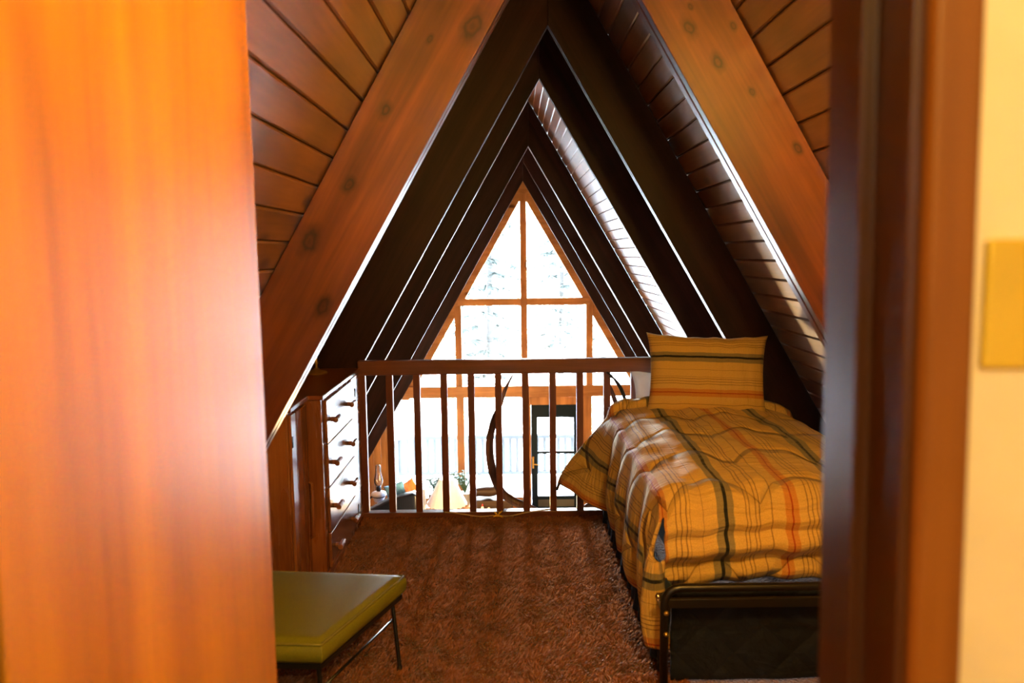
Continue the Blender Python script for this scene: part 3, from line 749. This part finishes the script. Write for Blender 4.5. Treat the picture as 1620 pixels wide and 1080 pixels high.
# ================================================================== BED
bd_ = empty('bed', (1.0, 3.65, 0), 'black metal bed frame with curved foot rail beside the railing', 'bed')
FY = 2.66; BL, BR = .520, 1.44
bm = NB()
FZ = .335
arch = [(BL, FY, .0)] + [(BL, FY, FZ)] + [(BL + .055 * (1 - math.cos(a)), FY, FZ + .055 * math.sin(a)) for a in (.4, .8, 1.2, PI / 2)] + [(BR - .055 * (1 - math.cos(a)), FY, FZ + .055 * math.sin(a)) for a in (PI / 2, 1.2, .8, .4)] + [(BR, FY, FZ), (BR, FY, 0)]
tube(bm, arch, .015, 12); ft = obj('footboard', bm, M['black'], bd_, smooth=True)
bm = NB(); bx(bm, BL + .012, BR - .012, FY - .008, FY + .008, .318, .352); obj('cross_bar', bm, M['black'], ft, bevel=.003)
for z in (.305, .228):
    bm = NB(); lathe(bm, [(.009, 0), (.009, -.004), (.004, -.009)], (BL + .004, FY - .014, z), 12, 'y'); obj('bolt', bm, M['brass'], ft, smooth=True)
bm = NB(); lathe(bm, [(.004, 0), (.010, .006), (.010, .014), (.003, .02)], (BL - .022, FY, .35), 12); lathe(bm, [(.004, 0), (.004, -.008)], (BL - .022, FY, .35), 8); tube(bm, [(BL - .012, FY, .35), (BL - .022, FY, .35)], .004, 8)
obj('knob', bm, M['steel'], ft, smooth=True)
bm = NB(); bx(bm, BL - .01, BL + .02, FY, 4.56, .30, .33); obj('side_rail', bm, M['black'], bd_)
bm = NB(); bx(bm, BR - .02, BR + .01, FY, 4.56, .30, .33); obj('side_rail', bm, M['black'], bd_)
for x in (BL + .03, BR):
    bm = NB(); tube(bm, [(x, 4.53, 0), (x, 4.53, .5)], .014, 10); obj('leg', bm, M['black'], bd_, smooth=True)
for dx in (0, .030):
    x0 = .617 + dx * .6
    bm = NB(); P = smooth_path([(x0 + .05, 4.545, .45), (x0 + .045 - dx * .3, 4.545, .60), (x0 + .03 - dx * .3, 4.545, .70), (x0 + .0 - dx * .2, 4.545, .775), (x0 - .04 - dx * .1, 4.545, .84 - dx * .5), (x0 - .075, 4.54, .868 - dx * .8)], 5)
    tube(bm, P, .006, 8); obj('headboard_bar', bm, M['black'], bd_, smooth=True)

bm = NB(); bx(bm, .60, 1.43, 2.90, 4.50, .36, .585)
obj('mattress', bm, M['mattress'], bevel=.03, label='thick mattress hidden under the striped comforter', cat='mattress')

# bed skirt: pleated navy side, quilted charcoal foot
bs = empty('bed_skirt', (1.0, 3.6, 0), 'dark navy bed skirt hanging to the carpet under the striped comforter', 'bed skirt')
bm = NB(); ny, nz = 150, 10; g = []
for i in range(ny + 1):
    y = lerp(2.745, 4.535, i / ny); row = []
    for j in range(nz + 1):
        t = j / nz; z = lerp(.36, .012, t)
        x = .556 - .028 * t + (.010 * t + .004) * math.sin(y * 62 + 2.5 * noise.noise(Vector((y * 3, 0, 0)))) + .012 * t * noise.noise(Vector((y * 8, t, 3)))
        row.append(bm.verts.new((x, y, z)))
    g.append(row)
for i in range(ny):
    for j in range(nz): bm.faces.new([g[i][j], g[i + 1][j], g[i + 1][j + 1], g[i][j + 1]])
o = obj('side_panel', bm, M['navy'], bs, smooth=True, recalc=False); sm = o.modifiers.new('thick', 'SOLIDIFY'); sm.thickness = .006; sm.offset = -1
bm = NB(); nx, nz = 70, 18; g = []
for i in range(nx + 1):
    x = lerp(.560, 1.44, i / nx); row = []
    for j in range(nz + 1):
        t = j / nz; z = lerp(.36, .010, t)
        y = 2.755 - .035 * math.sin(PI * min(1, t * 1.6)) * .6 + .014 * noise.noise(Vector((x * 5, z * 8, 1))) - .020 * t
        if abs(t - .47) < .04: y += .012
        row.append(bm.verts.new((x, y, z)))
    g.append(row)
for i in range(nx):
    for j in range(nz): bm.faces.new([g[i][j], g[i][j + 1], g[i + 1][j + 1], g[i + 1][j]])
o = obj('foot_panel', bm, M['charcoal'], bs, smooth=True, recalc=False, label='charcoal quilted foot panel'); sm = o.modifiers.new('thick', 'SOLIDIFY'); sm.thickness = .008; sm.offset = -1

# ---- comforter: one cloth surface; s runs across the bed, v from head to foot and down
def comforter():
    bm = NB(); uvl = bm.loops.layers.uv.new('UVMap')
    NS, NV = 190, 210
    SL, ST, SR = .46, .95, .16         # drop left, top, drop right
    VT, VF = 1.60, .315                 # top length, foot drop
    x0, y0 = .545, 4.40                # head-left corner of the top
    G = []
    for i in range(NS + 1):
        s = lerp(-SL, ST + SR, i / NS); row = []
        for j in range(NV + 1):
            v = lerp(0, VT + VF, j / NV)
            vt = min(v, VT)
            y = y0 - vt
            # profile across: rounded shoulders
            R0 = .085
            def prof(s_):
                if s_ < 0:        # left drop
                    d = -s_; return (-.012 - .035 * math.sin(min(1, d / .46) * PI) , -R0 * .55 - d)
                if s_ < R0 * 1.4:
                    a = (s_ / (R0 * 1.4)) * PI / 2; return (R0 * (1 - math.cos(a)) - .012 * (1 - s_ / (R0 * 1.4)), -R0 * .55 + (R0 * .55) * math.sin(a))
                if s_ < ST - R0 * 1.4: return (s_ - R0 * .4, 0)
                if s_ < ST:
                    a = ((ST - s_) / (R0 * 1.4)) * PI / 2; return (ST - R0 * .8 - R0 * (1 - math.cos(a)) , -R0 * .55 * (1 - math.sin(a)))
                return (ST - R0 * .8 + .01, -R0 * .55 - (s_ - ST))
            px_, pz = prof(s)
            zt = .690
            x = x0 + px_; z = zt + pz
            on = sst(0, .2, s) * (1 - sst(ST - .2, ST, s))
            z += .035 * on * math.sin(PI * min(1, max(0, s / ST)))
            # lumps and soft folds
            z += (.010 * noise.noise(Vector((s * 4.5, v * 3.5, 0))) + .008 * noise.noise(Vector((s * 13, v * 9, 4)))) * (1 if s > 0 else .3)
            z -= .045 * sst(.9, 1.5, v) * on * .6
            if s > .02:
                z += .006 * math.sin(s * 34 + 3 * noise.noise(Vector((s * 2, v * 3, 7)))) * on
            # turned-back band at the head
            band = 1 - sst(.085, .10, v); crease = math.exp(-((v - .10) / .012) ** 2)
            z += (.032 * band - .026 * crease) * sst(-.02, .05, s)
            z -= .05 * (1 - sst(0, .03, v))
            # left side: vertical folds, deeper towards the hem
            if s < .06:
                d = sst(.06, -.40, s) if False else max(0, min(1, (.06 - s) / .5))
                x += d * (.028 * math.sin(v * 21 + 2.4 * noise.noise(Vector((v * 2.0, 0, 2)))) + .026 * noise.noise(Vector((v * 6, s * 4, 9)))) 
                x -= .018 * d
                # head corner flares out over the floor
                fl = (1 - sst(.02, .34, v)); dd = max(0, -s) / SL
                x -= .265 * fl * (dd ** 1.15)
                z += .085 * fl * dd
                # foot end of the side hangs lower
                z -= .02 * sst(1.1, 1.5, v) * dd
            # right side bulges out over the edge
            if s > ST - .15 and v < 1.15: x += .10 * sst(ST - .15, ST + .05, s) * (1 - sst(.95, 1.2, v))
            # foot: round over and fall
            Rf = .10
            e = v - (VT - Rf)
            if e > 0:
                a = min(e / (Rf * 1.45), 1) * PI / 2
                drop = max(0, e - Rf * 1.45)
                yy = (y0 - VT + Rf) - Rf * math.sin(a)
                bulge = .022 * math.sin(min(1, drop / .2) * PI) - .035 * sst(.10, .2, drop)
                y = yy - bulge; z -= Rf * .8 * (1 - math.cos(a)) + drop
                if s > 0:
                    # pulled-in rolls across the foot
                    y -= .016 * math.sin(drop * 62 + .8 * noise.noise(Vector((s * 4, 0, 1)))) * sst(.0, .05, drop)
                    y += .010 * noise.noise(Vector((s * 7, drop * 12, 5)))
                    x -= .0
                else:
                    # the side drape wraps a little past the corner, closing on itself
                    t = min(1, drop / VF)
                    z += drop + Rf * .8 * (1 - math.cos(a))   # side drape keeps its own height
                    dd = max(0, min(1, -s / .15))
                    y = lerp(y, (y0 - VT + Rf) - Rf * .9 * math.sin(a) - .045 * math.sin(PI * t), dd)
                    x += .060 * t * t * dd + .0
                    z = lerp(zt + pz - Rf * .8 * (1 - math.cos(a)) - drop, z, dd) - .05 * dd * 1
            row.append((bm.verts.new((x, y, z)), s, v))
        G.append(row)
    for i in range(NS):
        for j in range(NV):
            s = G[i][j][1]; v = G[i][j][2]
            # open notch between the side drape and the foot drape
            if v > VT + .025 and -.10 < s < .035 : continue
            q = [G[i][j], G[i + 1][j], G[i + 1][j + 1], G[i][j + 1]]
            f = bm.faces.new([a[0] for a in q])
            for lp, a in zip(f.loops, q): lp[uvl].uv = (a[1] + .94, a[2])
    loose = [v for v in bm.verts if not v.link_faces]; bmesh.ops.delete(bm, geom=loose, context='VERTS')
    hem = [Vector(G[0][j][0].co) for j in range(0, NV + 1, 3)]
    headedge = [Vector(G[i][0][0].co) for i in range(0, int(NS * .32), 3)]
    o = obj('comforter', bm, M['comforter'], smooth=True, recalc=False,
            label='tan striped quilted comforter with dark and red lines spread over the bed', cat='comforter')
    sm = o.modifiers.new('thick', 'SOLIDIFY'); sm.thickness = .014; sm.offset = 0
    pb = NB(); tube(pb, headedge[::-1] + hem, .006, 8)
    obj('piping', pb, M['blackiron'] if False else M['navy'], o, smooth=True, label='dark edge piping')
    return o
comforter()

# ---- pillows
def pillow(name, c, wdt, hgt, thk, rot, mat, lab, group=None, seed=0, uvk=None):
    bm = NB(); uvl = bm.loops.layers.uv.new('UVMap'); N = 44; M_ = Matrix.Translation(c) @ rot
    side = {}
    for sg in (1, -1):
        G = []
        for i in range(N + 1):
            row = []
            for j in range(N + 1):
                u = -1 + 2 * i / N; v = -1 + 2 * j / N
                pinch = 1 - .055 * (1 - abs(u) ** 2) * abs(v) ** 3; pinch2 = 1 - .055 * (1 - abs(v) ** 2) * abs(u) ** 3
                e = (max(0, 1 - u ** 4) * max(0, 1 - v ** 4)) ** .48
                z = sg * thk / 2 * e + .010 * e * noise.noise(Vector((u * 2.2 + seed, v * 2.2, sg)))
                wr = .006 * e * noise.noise(Vector((u * 9 + seed, v * 3, 4)))
                ear = 1 + .03 * (abs(u) * abs(v)) ** 6; x = u * wdt / 2 * pinch2 * ear; y = v * hgt / 2 * pinch * (1 + .04 * (abs(u) * abs(v)) ** 6)
                if v > .6 or v < -.6: y += .008 * noise.noise(Vector((u * 4, v, seed)))
                if sg == -1 and (i in (0, N) or j in (0, N)): row.append(side[(i, j)]); continue
                vt = bm.verts.new(M_ @ Vector((x, y, z + wr)))
                if sg == 1: side[(i, j)] = vt
                row.append(vt)
            G.append(row)
        for i in range(N):
            for j in range(N):
                q = [(i, j), (i + 1, j), (i + 1, j + 1), (i, j + 1)]
                if sg < 0: q = q[::-1]
                f = bm.faces.new([G[a][b] for a, b in q])
                for lp, (a, b) in zip(f.loops, q): lp[uvl].uv = (a / N * wdt, b / N * hgt + .0)
    return obj(name, bm, mat, smooth=True, recalc=False, label=lab, cat='pillow', group=group)
rt = Matrix.Rotation(math.radians(90 - 12), 4, 'X')
pillow('pillow', Vector((1.045, 4.235, .890)), .635, .43, .17, Matrix.Rotation(math.radians(-1.5), 4, 'Z') @ Matrix.Rotation(math.radians(2.2), 4, 'Y') @ rt, M['sham'], 'striped pillow standing upright at the head of the bed')
pillow('pillow', Vector((1.00, 4.455, .755)), .64, .25, .15, Matrix.Rotation(math.radians(70), 4, 'X'), M['white_cloth'], 'white pillow leaning behind the striped pillow', 'white pillows on the bed', 3)
pillow('pillow', Vector((.93, 4.44, .652)), .74, .22, .13, Matrix.Rotation(math.radians(4), 4, 'X'), M['white_cloth'], 'white pillow lying flat at the head, showing left of the comforter edge', 'white pillows on the bed', 5)

# ================================================================== LIVING ROOM THINGS
# oil lamp on a bracket
ol = empty('oil_lamp', (-2.09, 12.0, -2.24), 'oil lamp with clear glass chimney on an iron bracket by the pine wall', 'oil lamp')
c0 = (-2.09, 12.0, -2.24)
bm = NB(); lathe(bm, [(.05, .0), (.075, .02), (.09, .07), (.10, .085)], c0, 20); obj('font', bm, M['white'], ol, smooth=True)
bm = NB(); lathe(bm, [(.10, .085), (.105, .095), (.10, .10)], c0, 20); obj('bracket_ring', bm, M['blackiron'], ol, smooth=True)
bm = NB(); lathe(bm, [(.10, .10), (.125, .12), (.11, .15), (.05, .175)], c0, 20); obj('font_top', bm, M['white'], ol, smooth=True)
bm = NB(); lathe(bm, [(.03, .17), (.04, .20), (.038, .235), (.028, .25)], c0, 16); obj('burner', bm, M['blackiron'], ol, smooth=True)
bm = NB(); lathe(bm, [(.042, .25), (.066, .31), (.068, .36), (.045, .46), (.036, .58), (.034, .585)], c0, 20); obj('glass_chimney', bm, M['lamp_glass'], ol, smooth=True)
bm = NB(); tube(bm, smooth_path([(-2.19, 12, -2.15), (-2.26, 12, -2.19), (-2.30, 12, -2.14), (-2.36, 12, -2.17), (-2.52, 12, -2.10)], 4), .013, 8); obj('bracket_arm', bm, M['blackiron'], ol, smooth=True)
# lit-edge ornament: small hanging iron triangle left of the lamp left out of sight; sofa
so = empty('leather_sofa', (-1.9, 11.6, -3.25), 'glossy navy black leather sofa in the living room behind the left balusters', 'sofa')
bm = NB(); prism(bm, [(-2.30, -3.15), (-2.30, -2.27), (-2.20, -2.23), (-1.85, -2.05), (-1.50, -1.96), (-1.44, -1.99), (-1.44, -3.15)], 11.50, 11.72); obj('backrest', bm, M['leather'], so, bevel=.04, smooth=True)
bm = NB(); bx(bm, -2.50, -1.48, 11.72, 12.27, -3.10, -2.82); obj('seat', bm, M['leather'], so, bevel=.04)
for x in (-2.62, -1.48):
    bm = NB(); bx(bm, x, x + .12, 11.52, 12.27, -3.15, -2.66); obj('armrest', bm, M['leather'], so, bevel=.03)
for x in (-2.55, -1.50):
    for y in (11.56, 12.20):
        bm = NB(); bx(bm, x, x + .05, y, y + .05, -3.25, -3.14); obj('leg', bm, M['black'], so)
pillow('throw_pillow', Vector((-1.80, 11.86, -2.06)), .30, .30, .10, Matrix.Rotation(math.radians(75), 4, 'X') @ Matrix.Rotation(math.radians(18), 4, 'Z'), M['blue_cloth'], 'pale blue cushion poking above the dark sofa', 'cushions on the dark sofa', 11)
pillow('throw_pillow', Vector((-1.60, 12.0, -2.03)), .22, .26, .10, Matrix.Rotation(math.radians(75), 4, 'X') @ Matrix.Rotation(math.radians(32), 4, 'Z'), M['orange_cloth'], 'small rust orange cushion at the right end of the dark sofa', 'cushions on the dark sofa', 12)

# table lamp with pleated cone shade on a side table
stb = empty('side_table', (-1.08, 12.55, -3.25), 'small pine side table holding the white shaded lamp', 'table')
bm = NB(); bx(bm, -1.40, -.72, 12.30, 12.80, -2.80, -2.76); obj('table_top', bm, M['pine_x'], stb, bevel=.006)
for x in (-1.36, -.80):
    for y in (12.33, 12.72):
        bm = NB(); bx(bm, x, x + .045, y, y + .045, -3.25, -2.80); obj('leg', bm, M['pine'], stb)
tl = empty('table_lamp', (-1.08, 12.5, -2.76), 'table lamp with wide white scalloped shade seen through the balusters', 'lamp')
bm = NB(); seg = 40; rings = []
for (r_, z_) in ((.115, -2.025), (.325, -2.43)):
    rings.append([bm.verts.new((-1.08 + math.cos(a) * r_ * (1 + .02 * (k % 2)), 12.5 + math.sin(a) * r_ * (1 + .02 * (k % 2)), z_ - (.018 * (k % 2) if r_ > .2 else 0))) for k, a in enumerate([2 * PI * k / seg for k in range(seg)])])
for k in range(seg): bm.faces.new([rings[0][k], rings[0][(k + 1) % seg], rings[1][(k + 1) % seg], rings[1][k]])
o = obj('lamp_shade', bm, M['shade'], tl); sm = o.modifiers.new('thick', 'SOLIDIFY'); sm.thickness = .004
bm = NB(); lathe(bm, [(.09, 0), (.10, .02), (.05, .05), (.09, .12), (.10, .20), (.04, .30), (.015, .33), (.012, .60)], (-1.08, 12.5, -2.76), 20); obj('base', bm, M['grey_ceramic'], tl, smooth=True)

def plant(x, y, z, hz, n, lab, spread=.22):
    r = empty('potted_plant', (x, y, z), lab, 'plant', 'plants behind the white lamp')
    bm = NB(); lathe(bm, [(.08, 0), (.11, .18), (.115, .20), (.09, .20)], (x, y, z), 18); obj('pot', bm, M['grey_ceramic'], r, smooth=True, auto=.7)
    bm = NB()
    for k in range(n):
        a = random.random() * 2 * PI; e = Vector((x + math.cos(a) * spread * random.random(), y + math.sin(a) * spread * random.random(), z + .2 + (hz - .2) * random.uniform(.5, 1)))
        tube(bm, [Vector((x, y, z + .19)), Vector((x, y, z + .19)).lerp(e, .5) + Vector((0, 0, .03)), e], .004, 5)
        d = Vector((math.cos(a), math.sin(a), .25)); s_ = Vector((-math.sin(a), math.cos(a), 0)); L = random.uniform(.07, .12)
        vs = [e, e + d * L * .5 + s_ * L * .28 + Vector((0, 0, .01)), e + d * L - Vector((0, 0, .02)), e + d * L * .5 - s_ * L * .28 + Vector((0, 0, .01))]
        lo = [bm.verts.new(q) for q in vs]; hi = [bm.verts.new(q + Vector((0, 0, .006))) for q in vs]
        bm.faces.new(lo[::-1]); bm.faces.new(hi)
        for i in range(4): bm.faces.new([lo[i], lo[(i + 1) % 4], hi[(i + 1) % 4], hi[i]])
    obj('foliage', bm, M['leaf'], r)
pt_ = empty('plant_stand', (-1.05, 13.3, -3.25), 'low pine plant stand behind the white lamp shade', 'stand')
bm = NB(); bx(bm, -1.50, -.65, 13.10, 13.50, -2.74, -2.70); obj('shelf', bm, M['pine_x'], pt_)
for x in (-1.48, -.70):
    bm = NB(); bx(bm, x, x + .04, 13.12, 13.48, -3.25, -2.74); obj('side_panel', bm, M['pine'], pt_)
plant(-1.36, 13.3, -2.70, .44, 60, 'green leafy potted plant left of the white lamp shade')
plant(-.84, 13.3, -2.70, .54, 70, 'green leafy potted plant right of the white lamp shade')
# grey vase standing on a pedestal right of the sofa
gp = NB(); bx(gp, -1.60, -1.40, 12.45, 12.65, -3.25, -2.62); obj('pedestal', gp, M['dark_log'], bevel=.01, label='dark wooden pedestal under the grey vase beside the sofa', cat='pedestal')
gp = NB(); lathe(gp, [(.05, 0), (.062, .05), (.066, .25), (.062, .38), (.058, .42), (.045, .42)], (-1.49, 12.55, -2.62), 20); obj('grey_vase', gp, M['grey_ceramic'], smooth=True, auto=.7, label='tall plain grey vase between the sofa and the white lamp', cat='vase')
# rustic chest with figurines
rc = NB()
rch = empty('rustic_chest', (-.34, 12.55, -3.25), 'dark rustic wooden chest behind the middle balusters', 'chest')
bx(rc, -.66, -.02, 12.40, 12.78, -3.25, -2.37); obj('body', rc, M['dark_log'], rch, bevel=.02)
rc = NB(); bx(rc, -.66, -.02, 12.20, 12.399, -2.56, -2.52); obj('shelf', rc, M['dark_log'], rch, bevel=.008)
rc = NB()
tube(rc, smooth_path([(-.62, 12.60, -2.285), (-.50, 12.60, -2.275), (-.36, 12.60, -2.275), (-.26, 12.60, -2.23), (-.225, 12.6, -2.12)], 4), [.07, .07, .07, .075, .08, .085, .085, .085, .08, .08, .08, .075, .07, .06, .05, .04, .02], 12)
obj('driftwood', rc, M['dark_log'], smooth=True, label='knotty dark driftwood log lying on the rustic chest', cat='driftwood')
for (x, lab) in ((-.50, 'small white figurine with red cap in front of the driftwood'), (-.40, 'tiny white figurine right of the red-capped figurine')):
    e = empty('figurine', (x, 12.29, -2.519), lab, 'figurine', 'figurines on the rustic chest')
    h = .11 if x < -.45 else .085
    rc = NB(); lathe(rc, [(.028, 0), (.034, h * .25), (.022, h * .5), (.026, h * .65), (.014, h * .9), (.004, h)], (x, 12.29, -2.519), 14); f_ = obj('body', rc, M['white'], e, smooth=True)
    if x < -.45:
        rc = NB(); lathe(rc, [(.017, h * .88), (.012, h * 1.05), (.003, h * 1.25)], (x, 12.29, -2.519), 12); obj('cap', rc, plain('red cap', (.5, .04, .03), .6), e, smooth=True)
rc = NB(); bx(rc, -.64, -.34, 12.205, 12.34, -2.5205, -2.519); 
obj('table_runner', rc, M['white_cloth'], label='narrow white cloth under the figurines on the ledge of the rustic chest', cat='cloth')
